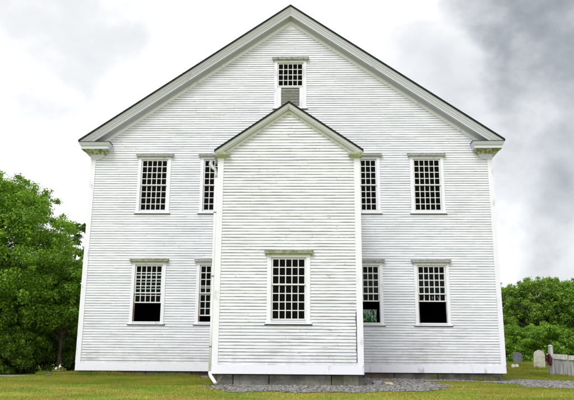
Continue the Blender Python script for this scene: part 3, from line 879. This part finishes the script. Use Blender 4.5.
def gravestone(x, y, w, h, t, mat, label, lean=0, group='gravestones behind the meetinghouse', arch=1.0, rot=0):
    mb = MB(); r = w / 2; pr = [(-r, -.3), (r, -.3)]
    for i in range(0, 13):
        a = math.pi * i / 12; pr.append((r * math.cos(a), h - r * arch + r * arch * math.sin(a)))
    pr = pr[:2] + pr[2:]
    n = len(pr)
    F = [(a, -t / 2, b) for a, b in pr]; B = [(a, t / 2, b) for a, b in pr]
    mb.face(F); mb.face(B[::-1])
    for k in range(n): mb.face([F[k], F[(k + 1) % n], B[(k + 1) % n], B[k]])
    o = mb.build('gravestone', M[mat], bevel=.008); o.location = (x, y, g(x, y)); o.rotation_euler = (0, lean, rot)
    return tag(o, label, 'gravestone', group)
gravestone(11.45, 9, .50, .86, .09, 'marble', 'tall pale round-topped gravestone with yellow lichen nearest the fence', .05, rot=-.25)
gravestone(12.0, 14, .50, .70, .09, 'slate', 'dark grey round-topped gravestone standing in tall grass near the building', -.02, rot=-.2)
for i, (x, y, w_, h_, lb) in enumerate(((10.42, 9.6, .16, .17, 'tiny white marker stone at the foot of the dark gravestone, nearer the building'), (10.66, 9.8, .15, .16, 'tiny white marker stone at the foot of the dark gravestone, farther from the building'))):
    gravestone(x, y, w_, h_, .07, 'white', lb, group='tiny white marker stones', arch=.8)

# fence at the right edge
fx, fy = 10.70, 5.62; dx, dy = .46, -.888
F = thing('plank_fence', (fx, fy, g(fx, fy)), 'silvery weathered vertical plank fence at the right edge', 'fence')
def fpt(s, o, z): return (fx + dx * s - dy * o * -1 * -1, fy + dy * s + dx * o * -1 * -1 * 1, z)
def fpt(s, o, z): return (fx + dx * s + dy * o, fy + dy * s - dx * o, z)    # +o faces the camera side
mb = MB(); s_ = 0
while s_ < 4.2:
    w_ = R.uniform(.075, .10); x_, y_ = fx + dx * s_, fy + dy * s_; zb = g(x_, y_) - .05
    zt = zb + .05 + .74 + R.uniform(-.012, .012)
    mb.box(s_, s_ + w_ - .010, R.uniform(-.004, .002), .022, zb, zt, xf=fpt); s_ += w_
mb.build('board_panel', M['fence'], F)
for a, b, nm in ((0, 1.02, 'top_rail'), (1.12, 2.6, 'top_rail'), (2.68, 4.2, 'top_rail')):
    mb = MB(); za, zb_ = g(fx + dx * a, fy + dy * a), g(fx + dx * b, fy + dy * b)
    mb.hexa([fpt(a, -.02, za + .70), fpt(b, -.02, zb_ + .70), fpt(b, .06, zb_ + .70), fpt(a, .06, za + .70), fpt(a, -.02, za + .88), fpt(b, -.02, zb_ + .90), fpt(b, .05, zb_ + .90), fpt(a, .05, za + .88)])
    mb.build(nm, M['fencetop'], F)
mb = MB(); mb.box(.0, 4.2, -.05, -.005, -.30, -.22, xf=fpt); mb.build('lower_rail', M['fence'], F)
ps = .30; pz = g(fx + dx * ps, fy + dy * ps)
for p_ in (ps, 2.64):
    mb = MB(); mb.box(p_ - .07, p_ + .07, .061, .19, pz - .3, pz + 1.20, xf=fpt)
    mb.hexa([fpt(p_ - .09, .045, pz + 1.201), fpt(p_ + .09, .045, pz + 1.201), fpt(p_ + .09, .21, pz + 1.201), fpt(p_ - .09, .21, pz + 1.201),
             fpt(p_ - .03, .10, pz + 1.26), fpt(p_ + .03, .10, pz + 1.26), fpt(p_ + .03, .15, pz + 1.26), fpt(p_ - .03, .15, pz + 1.26)])
    mb.build('post', M['fence'], F, bevel=.006)
# wreath hung on the first post
wc = Vector(fpt(ps, .25, pz + .68))
mb = MB(); ring_ = []
for i in range(17):
    a = 2 * math.pi * i / 16; ring_.append(wc + Vector((dx * .10 * math.cos(a), dy * .10 * math.cos(a), .17 * math.sin(a))))
mb.tube(ring_, [.045 + R.uniform(-.008, .014) for _ in ring_], 7, caps=False)
for i in range(170):
    a = R.uniform(0, 6.28); q_ = R.uniform(.1, 1.25); c = wc + Vector((dx * .11 * q_ * math.cos(a), dy * .11 * q_ * math.cos(a), .19 * q_ * math.sin(a) - .03)) + Vector(fpt(0, 1, 0)) * 0 + Vector((dy, -dx, 0)) * R.uniform(-.02, .06)
    d1, d2 = [Vector((R.uniform(-1, 1), R.uniform(-1, 1), R.uniform(-1, 1))).normalized() * .05 for _ in range(2)]
    mb.face([c, c + d1, c + d1 + d2, c + d2])
wr = mb.build('wreath', M['ribbon'], fix=False); tag(wr, 'dark red faded wreath hanging on the fence post', 'wreath')
mb = MB()
for i, (a, b) in enumerate(((-.14, -.2), (-.10, .0), (-.16, .1))):
    p0 = wc + Vector((dx * a, dy * a, .05 + b * .3)); pp = [p0 + Vector((dx * .01 * k * (i - 1), dy * .01 * k, -.05 * k)) for k in range(6)]
    for u_, v_ in zip(pp, pp[1:]): mb.face([u_, u_ + Vector((dx * .05, dy * .05, .01)), v_ + Vector((dx * .05, dy * .05, 0)), v_])
mb.build('ribbon', M['ribbongrey'], wr, fix=False)

# planter box left of the building
px_, py_ = -8.45, 1.6
pzz = g(px_, py_)
T = thing('planter', (px_, py_, pzz), 'low dark mossy planter with brown rim and yellow green plants', 'planter')
mb = MB(); mb.hexa([(px_ - .12, py_ - .1, pzz - .1), (px_ + .12, py_ - .1, pzz - .1), (px_ + .12, py_ + .1, pzz - .1), (px_ - .12, py_ + .1, pzz - .1),
                    (px_ - .17, py_ - .14, pzz + .16), (px_ + .17, py_ - .14, pzz + .16), (px_ + .17, py_ + .14, pzz + .16), (px_ - .17, py_ + .14, pzz + .16)])
mb.build('tub', M['tub'], T)
mb = MB(); mb.box(px_ - .21, px_ + .21, py_ - .17, py_ + .17, pzz + .161, pzz + .20); mb.build('rim', M['tubrim'], T, bevel=.006)
mb = MB()
for i in range(300):
    c = Vector((px_ + R.gauss(0, .085), py_ + R.gauss(0, .06), pzz + .20 + abs(R.gauss(0, .045)))); d1, d2 = [Vector((R.uniform(-1, 1), R.uniform(-1, 1), R.uniform(-1, 1))).normalized() * .035 for _ in range(2)]
    mb.face([c, c + d1, c + d1 + d2, c + d2])
mb.build('plants', M['weed'], T, fix=False)
mb = MB(); mb.tube([(0, 0, 0), (.0, 0, .09), (.01, 0, .14), (.03, 0, .17)], [.028, .034, .022, .008], 8); mb.tube([(0, .0, .06), (.05, 0, .10), (.085, 0, .085)], [.02, .018, .006], 7)
o = mb.build('bird_ornament', M['white'], smooth=True); o.location = (px_ + .03, py_ - .06, pzz + .22); tag(o, 'small white ornament standing in the mossy planter', 'ornament')
mb = MB(); mb.rock((0, 0, 0), (.045, .04, .05), 4)
o = mb.build('white_stone', M['white']); o.location = (px_ - .07, py_ - .12, pzz + .245); tag(o, 'round white stone on the left half of the mossy planter', 'stone')

# ------------------------------------------------------------------ trees
def leaf_mesh(name, C, Rad, n, leaf, mat, parent, flat=.55, up=.55, fill=.38):
    """leaf quads on clumps: C (m,3) centres, Rad (m,) radii"""
    m = len(C); w = Rad ** 2; idx = NR.choice(m, n, p=w / w.sum())
    d = NR.normal(size=(n, 3)); d /= np.linalg.norm(d, axis=1)[:, None]
    r = np.where(NR.random(n) < fill, NR.uniform(.2, .9, n), np.clip(NR.normal(.93, .20, n), .4, 1.65))
    p = d * r[:, None]; p[:, 2] *= flat
    # ragged: push with a cheap wave
    p *= (1 + .22 * np.sin(5 * d[:, :1] + 3 * C[idx][:, :1]) * np.sin(4 * d[:, 1:2] + C[idx][:, 1:2]))
    pos = C[idx] + p * Rad[idx][:, None]
    nrm = d + NR.normal(0, .45, (n, 3)); nrm[:, 2] += up; nrm /= np.linalg.norm(nrm, axis=1)[:, None]
    t = NR.normal(size=(n, 3)); t -= nrm * (t * nrm).sum(1)[:, None]; t /= np.linalg.norm(t, axis=1)[:, None]
    b = np.cross(nrm, t); sz = leaf * NR.uniform(.6, 1.3, n)[:, None]
    q = np.stack([pos - t * sz * .55, pos - b * sz * .38 + t * sz * .05, pos + t * sz * .6 - nrm * sz * .15, pos + b * sz * .38 + t * sz * .05], 1)
    return np_mesh(name, q.reshape(-1, 3), np.arange(n * 4).reshape(n, 4), mat, parent)

def tree(name, x, y, h, rad, seed, mat, n, leaf, label, group, trunk_r=.22, bark='bark', base=.18, clumps=70, cr=(.7, 1.3), shape=1.0, cat='tree', lean=0, spiky=False, flat=.7, limb=.5, sprigs=None):
    rr = random.Random(seed); z0 = g(x, y)
    T = thing(name, (x, y, z0), label, cat, group)
    mb = MB(); pts = []; rads = []
    for i in range(9):
        t = i / 8; pts.append((lean * t * h + .15 * math.sin(seed + 3 * t) * t * 2, .12 * math.cos(seed * 2 + 4 * t) * t * 2, -.25 + t * h * .86)); rads.append(trunk_r * (1.25 if i == 0 else 1) * (1 - .86 * t))
    mb.tube(pts, rads, 9)
    C = []; Rd = []
    zb = h * base
    nsp = clumps if sprigs is None else sprigs
    for i in range(clumps + nsp):
        spr = i >= clumps
        t = rr.random() ** .8; z = zb + (h - zb) * t
        if spiky: pr = rad * (1 - t) ** .8 + .15
        else: pr = rad * math.sqrt(max(.02, 1 - (abs(t - .38) / .66) ** 2.2)) if t > .38 else rad * (.62 + .38 * (t / .38))
        a = rr.uniform(0, 6.283); q = pr * (rr.random() ** .45) if not spr else pr * rr.uniform(.95, 1.16)
        cx = lean * z + q * math.cos(a); cy = q * math.sin(a)
        s_ = rr.uniform(*cr) * (1 - .35 * t) if not spr else rr.uniform(.14, .34) * cr[1]
        zz = min(z, h - s_ * flat) if not spr else z * 1.015 + .05
        C.append((cx, cy, zz)); Rd.append(s_)
        if not spr and (rr.random() < limb or i < 14):
            tb = max(max(.25, base * rr.uniform(.8, 1.35)), min(.8, (zz - .9 * q * .5) / h)); k = tb * 8; j = int(k); f = k - j
            P0 = Vector(pts[j]).lerp(Vector(pts[min(8, j + 1)]), f); P1 = Vector((cx, cy, zz)); mid = P0.lerp(P1, .5) + Vector((0, 0, .12 * q))
            mb.tube([P0, mid, P1], [trunk_r * (.34 * (1 - tb) + .08), trunk_r * .16, .015], 5, caps=False)
    tk = mb.build('trunk', M[bark], None, smooth=True, fix=False); tk.parent = T
    cr_ = leaf_mesh('crown', np.array(C), np.array(Rd), n, leaf, M[mat], None, flat=flat); cr_.parent = T
    return T

def copy_tree(src, x, y, rz, sc, label, group=None):
    r = src.copy(); COL.objects.link(r); r.location = (x, y, g(x, y)); r.rotation_euler = (0, 0, rz); r.scale = sc
    r['label'] = label
    if group: r['group'] = group
    for ch in list(src.children):
        c = ch.copy(); COL.objects.link(c); c.parent = r
    return r
GL = 'trees at the wood edge left of the meetinghouse'
tree('maple_tree', -20.9, 19.5, 12.6, 6.1, 3, 'maple', 260000, .125, 'big bright green maple with dense rounded crown, tallest at the left edge', GL, .34, clumps=460, cr=(.6, 1.3), base=.10, cat='tree')
tree('tree', -15.5, 21, 7.4, 3.0, 5, 'wood', 60000, .11, 'mid-height tree with a dark trunk, between the maple and the building', GL, .15, clumps=150, cr=(.35, .8), base=.40)
tree('tree', -18.75, 31.5, 12.1, 2.7, 8, 'darkleaf', 20000, .17, 'dark ragged tree whose spiky top shows beside the white corner board', GL, .2, clumps=95, cr=(.3, .6), base=.30, flat=.7, limb=.12)
tree('tree', -13.6, 26, 6.6, 2.6, 12, 'wood', 42000, .12, 'leafy small tree right of the dark trunk, nearest the building', GL, .13, clumps=110, cr=(.35, .8), base=.1)
tree('tree', -19.2, 24.5, 7.8, 3.4, 14, 'wood', 42000, .14, 'understorey tree in the shade behind the maple', GL, .16, clumps=110, cr=(.4, .9), base=.05)
tree('tree', -25.5, 25.5, 9.5, 3.8, 15, 'wood', 40000, .15, 'shaded tree at the far left edge behind the maple', GL, .16, clumps=110, cr=(.4, 1.0), base=.05)
GS = 'undergrowth bushes at the left wood edge'
bush = tree('bush', -18.6, 18.6, 3.6, 2.0, 22, 'wood2', 24000, .10, 'yellow green bush under the middle of the maple', GS, .05, clumps=70, cr=(.25, .65), base=.0, cat='bush')
copy_tree(bush, -22.4, 18.4, 1.1, (1.15, 1.15, .8), 'low dark-bottomed bush under the maple at the far left edge')
copy_tree(bush, -18.2, 26.5, 1.9, (1.3, 1.2, 1.1), 'bush filling the dark gap between the maple and the dark trunk')
copy_tree(bush, -14.2, 24.0, 2.2, (.8, .8, .75), 'small bush in the gap behind the white ornament')
copy_tree(bush, -17.0, 22.5, 4.0, (1, 1, 1.25), 'tall bush left of the dark trunk')
copy_tree(bush, -12.9, 22.4, 5.0, (.7, .7, .8), 'small bush against the lower end of the white left corner board')
copy_tree(bush, -20.3, 17.4, 3.1, (1, .8, .62), 'lowest bush at the grass edge just behind the lane')
copy_tree(bush, -24.6, 17.6, 5.3, (1.1, .9, .75), 'bush beyond the left edge of the picture')
copy_tree(bush, -14.9, 27.5, .4, (1.2, 1.2, .8), 'low bush seen past the foot of the dark trunk, in its shade')
copy_tree(bush, -21.8, 22.0, 2.4, (1.3, 1, .7), 'shaded bush in the second row at the far left edge')

GRT = 'trees of the wood edge right of the meetinghouse'
p1 = tree('tree', 21.0, 36.5, 7.2, 3.2, 31, 'wood2', 60000, .125, 'pale yellow green tree with sky gaps in its top, nearest the building', GRT, .16, clumps=150, cr=(.3, .85), base=.04)
p2 = tree('tree', 24.2, 34.5, 7.0, 3.4, 33, 'wood', 66000, .125, 'rounded green tree behind the tall pale gravestone', GRT, .18, clumps=170, cr=(.3, .9), base=.03)
p3 = tree('tree', 27.8, 33.5, 6.9, 3.3, 35, 'maple', 66000, .125, 'deep green dense tree behind the fence post at the right edge', GRT, .18, clumps=170, cr=(.3, .9), base=.03)
copy_tree(p1, 22.9, 40.5, 1.9, (1, 1, 1.08), 'pointed tree top rising behind the row, middle of the right wood')
copy_tree(p2, 18.3, 40.0, 2.6, (1.05, 1.05, 1.04), 'tree half hidden by the right corner of the building')
copy_tree(p3, 26.2, 39.5, .7, (1.0, 1.0, 1.10), 'darker tree crown in the second row behind the fence')
copy_tree(p2, 31.5, 35.0, 4.1, (1.1, 1.1, 1.05), 'tree just beyond the right edge of the picture')
copy_tree(p1, 30.0, 40.0, 3.3, (1.2, 1.2, 1.10), 'second row tree beyond the right edge of the picture')
b2 = tree('bush', 19.2, 30.5, 3.0, 2.2, 41, 'wood', 30000, .11, 'dark green bush at the wood edge behind the small dark gravestone', 'bushes at the right wood edge', .05, clumps=80, cr=(.25, .65), base=.0, cat='bush')
copy_tree(b2, 22.3, 30.0, 1.4, (1, 1, .9), 'low bush at the wood edge behind the tall pale gravestone')
copy_tree(b2, 25.4, 29.2, 2.9, (1.1, 1, 1.0), 'bush at the wood edge behind the wreath')
copy_tree(b2, 28.5, 28.6, 4.4, (1.1, 1.1, 1.1), 'bush at the wood edge behind the fence, at the right edge')
copy_tree(b2, 16.3, 31.5, 5.4, (1, 1, 1.0), 'bush beside the right corner of the building')
# the wood behind everything, one mass
C = []; Rd = []
for i in range(420):
    x = R.uniform(-75, 75); y = 50 + R.uniform(0, 12) + abs(x) * .02; hmax = 6.2 if x > 0 else 8.0
    if x < -12: y -= 8
    z = R.uniform(0, 1) ** .7 * hmax; C.append((x, y, z - .5)); Rd.append(R.uniform(1.2, 2.2))
for i in range(90):
    x = R.uniform(-34, -15); y = 33 + R.uniform(0, 4); C.append((x, y, R.uniform(-.5, 5.6))); Rd.append(R.uniform(1.0, 1.8))
o = leaf_mesh('far_wood', np.array(C), np.array(Rd), 150000, .30, M['wood'], None)
tag(o, 'dense green wood closing the view behind the meetinghouse', 'wood', kind='stuff')

# ------------------------------------------------------------------ sky, sun, camera
def ray(px, py):
    yaw, pit, rol, f = .0297569, .238492, .00688914, 668.8153
    u = (px - 287) / f; v = (200 - py) / f
    c, s = math.cos(rol), math.sin(rol); x = c * u - s * v; w = s * u + c * v
    c, s = math.cos(pit), math.sin(pit); y = c - s * w; z = s + c * w
    c, s = math.cos(yaw), math.sin(yaw)
    return Vector((c * x - s * y, s * x + c * y, z)).normalized()

wd = bpy.data.worlds.new('World'); scn.world = wd; wd.use_nodes = True
t = wd.node_tree; t.nodes.clear()
def nn(k): return t.nodes.new(k)
outw = nn('ShaderNodeOutputWorld'); SUN_EL, SUN_AZ = math.radians(52), math.radians(205)
sky = nn('ShaderNodeTexSky'); sky.sky_type = 'NISHITA'; sky.sun_disc = False; sky.sun_elevation = SUN_EL; sky.sun_rotation = SUN_AZ
bs = nn('ShaderNodeBackground'); bs.inputs[1].default_value = .10; t.links.new(sky.outputs[0], bs.inputs[0])
tc = nn('ShaderNodeTexCoord')
def wnoise(scale, det, rough, dist, loc, sc=(1, 1, 1)):
    m = nn('ShaderNodeMapping'); m.inputs['Location'].default_value = loc; m.inputs['Scale'].default_value = sc
    t.links.new(tc.outputs['Generated'], m.inputs[0])
    n = nn('ShaderNodeTexNoise'); n.inputs['Scale'].default_value = scale; n.inputs['Detail'].default_value = det
    n.inputs['Roughness'].default_value = rough; n.inputs['Distortion'].default_value = dist
    t.links.new(m.outputs[0], n.inputs[0]); return n.outputs['Fac']
def wm(op, a, b=0.0, clamp=False):
    m = nn('ShaderNodeMath'); m.operation = op; m.use_clamp = clamp
    for s_, v in ((m.inputs[0], a), (m.inputs[1], b)):
        if isinstance(v, (int, float)): s_.default_value = v
        else: t.links.new(v, s_)
    return m.outputs[0]
def wstep(v, a, b, lo=0, hi=1):
    m = nn('ShaderNodeMapRange'); m.interpolation_type = 'SMOOTHSTEP'; t.links.new(v, m.inputs[0])
    for k_, x_ in zip(('From Min', 'From Max', 'To Min', 'To Max'), (a, b, lo, hi)): m.inputs[k_].default_value = x_
    return m.outputs[0]
# domain-warped direction so cloud blobs get ragged edges
wv = nn('ShaderNodeTexNoise'); wv.inputs['Scale'].default_value = 5.5; wv.inputs['Detail'].default_value = 7; wv.inputs['Roughness'].default_value = .52
t.links.new(tc.outputs['Generated'], wv.inputs[0])
vs = nn('ShaderNodeVectorMath'); vs.operation = 'SUBTRACT'; vs.inputs[1].default_value = (.5, .5, .5); t.links.new(wv.outputs['Color'], vs.inputs[0])
vk = nn('ShaderNodeVectorMath'); vk.operation = 'SCALE'; vk.inputs['Scale'].default_value = .38; t.links.new(vs.outputs[0], vk.inputs[0])
va = nn('ShaderNodeVectorMath'); va.operation = 'ADD'; t.links.new(tc.outputs['Generated'], va.inputs[0]); t.links.new(vk.outputs[0], va.inputs[1])
vn = nn('ShaderNodeVectorMath'); vn.operation = 'NORMALIZE'; t.links.new(va.outputs[0], vn.inputs[0])
def blob(px, py, r_out, r_in, amp):
    d = nn('ShaderNodeVectorMath'); d.operation = 'DOT_PRODUCT'; t.links.new(vn.outputs[0], d.inputs[0]); d.inputs[1].default_value = ray(px, py)
    return wstep(d.outputs['Value'], math.cos(math.radians(r_out)), math.cos(math.radians(r_in)), 0, amp)
n1 = wnoise(3.4, 7, .52, .2, (2.3, .4, 1.7), (1, 1, 1.6)); n2 = wnoise(1.8, 5, .5, .2, (7, 3, 1), (1, 1, 2.2))
dens = wm('MULTIPLY', wstep(n1, .36, .72), .17)
cover = 0.0
for b in ((612, -16, 11.5, 1, .62), (505, -45, 9, 3, .34), (540, 90, 14, 3, .115), (600, 110, 9, 1.5, .10), (590, 225, 9, 1.5, .13), (535, 250, 7, 1, .12), (512, 172, 6, 1, .14), (540, 200, 12, 3, .07), (455, 90, 10, 1, .07), (-30, 10, 14, 5.5, .17)):
    cover = wm('ADD', cover, blob(*b))
n3 = wnoise(7.5, 8, .56, .0, (1.1, 6, 2), (1, 1, 1.35))
dens = wm('ADD', dens, wm('MULTIPLY', cover, wstep(n3, .28, .72, .62, 1.35)))
dens = wm('ADD', dens, wm('MULTIPLY', wstep(n2, .5, .75), .10))
cr_ = nn('ShaderNodeValToRGB'); t.links.new(dens, cr_.inputs[0])
el = cr_.color_ramp.elements
SKYW = 1.0
el[0].position = 0.0; el[0].color = (1, 1, 1, 1)
el[1].position = 1.0; el[1].color = (.21, .225, .245, 1)
for p_, c_ in ((.10, (.80, .805, .815)), (.22, (.62, .63, .645)), (.42, (.46, .475, .495)), (.70, (.30, .32, .345))):
    e = el.new(p_); e.color = (*c_, 1)
bc = nn('ShaderNodeBackground'); bc.inputs[1].default_value = 1.1; t.links.new(cr_.outputs[0], bc.inputs[0])
mx = nn('ShaderNodeMixShader'); mx.inputs[0].default_value = .95
t.links.new(bs.outputs[0], mx.inputs[1]); t.links.new(bc.outputs[0], mx.inputs[2]); t.links.new(mx.outputs[0], outw.inputs[0])

sl = bpy.data.lights.new('sun', 'SUN'); sl.energy = 1.5; sl.angle = math.radians(22); sl.color = (1, .985, .965)
so = bpy.data.objects.new('sun', sl); COL.objects.link(so)
# Nishita: rotation 0 = +Y, clockwise seen from above
sd = Vector((math.sin(SUN_AZ) * math.cos(SUN_EL), math.cos(SUN_AZ) * math.cos(SUN_EL), math.sin(SUN_EL)))
so.rotation_euler = sd.to_track_quat('Z', 'Y').to_euler(); so.location = sd * 60

cam = bpy.data.cameras.new('camera'); co = bpy.data.objects.new('camera', cam); COL.objects.link(co)
cam.sensor_width = 36; cam.sensor_fit = 'HORIZONTAL'; cam.lens = 668.8153 / 574 * 36; cam.clip_end = 2000; cam.clip_start = .1
yaw, pit, rol = .0297569, .238492, .00688914
xh = Vector((math.cos(yaw), math.sin(yaw), 0)); yh = Vector((-math.sin(yaw), math.cos(yaw), 0)); zh = Vector((0, 0, 1))
Fw = yh * math.cos(pit) + zh * math.sin(pit); uh = -yh * math.sin(pit) + zh * math.cos(pit)
rt_ = xh * math.cos(rol) + uh * math.sin(rol); up_ = -xh * math.sin(rol) + uh * math.cos(rol)
m = Matrix((rt_, up_, -Fw)).transposed().to_4x4(); m.translation = Vector((CX, CY, 0)); co.matrix_world = m
scn.camera = co
scn.view_settings.view_transform = 'Standard'; scn.view_settings.look = 'None'; scn.view_settings.exposure = .46; scn.view_settings.gamma = 1
scn.view_settings.use_curve_mapping = False
scn.render.engine = 'CYCLES'
scn.cycles.max_bounces = 8; scn.cycles.transparent_max_bounces = 12
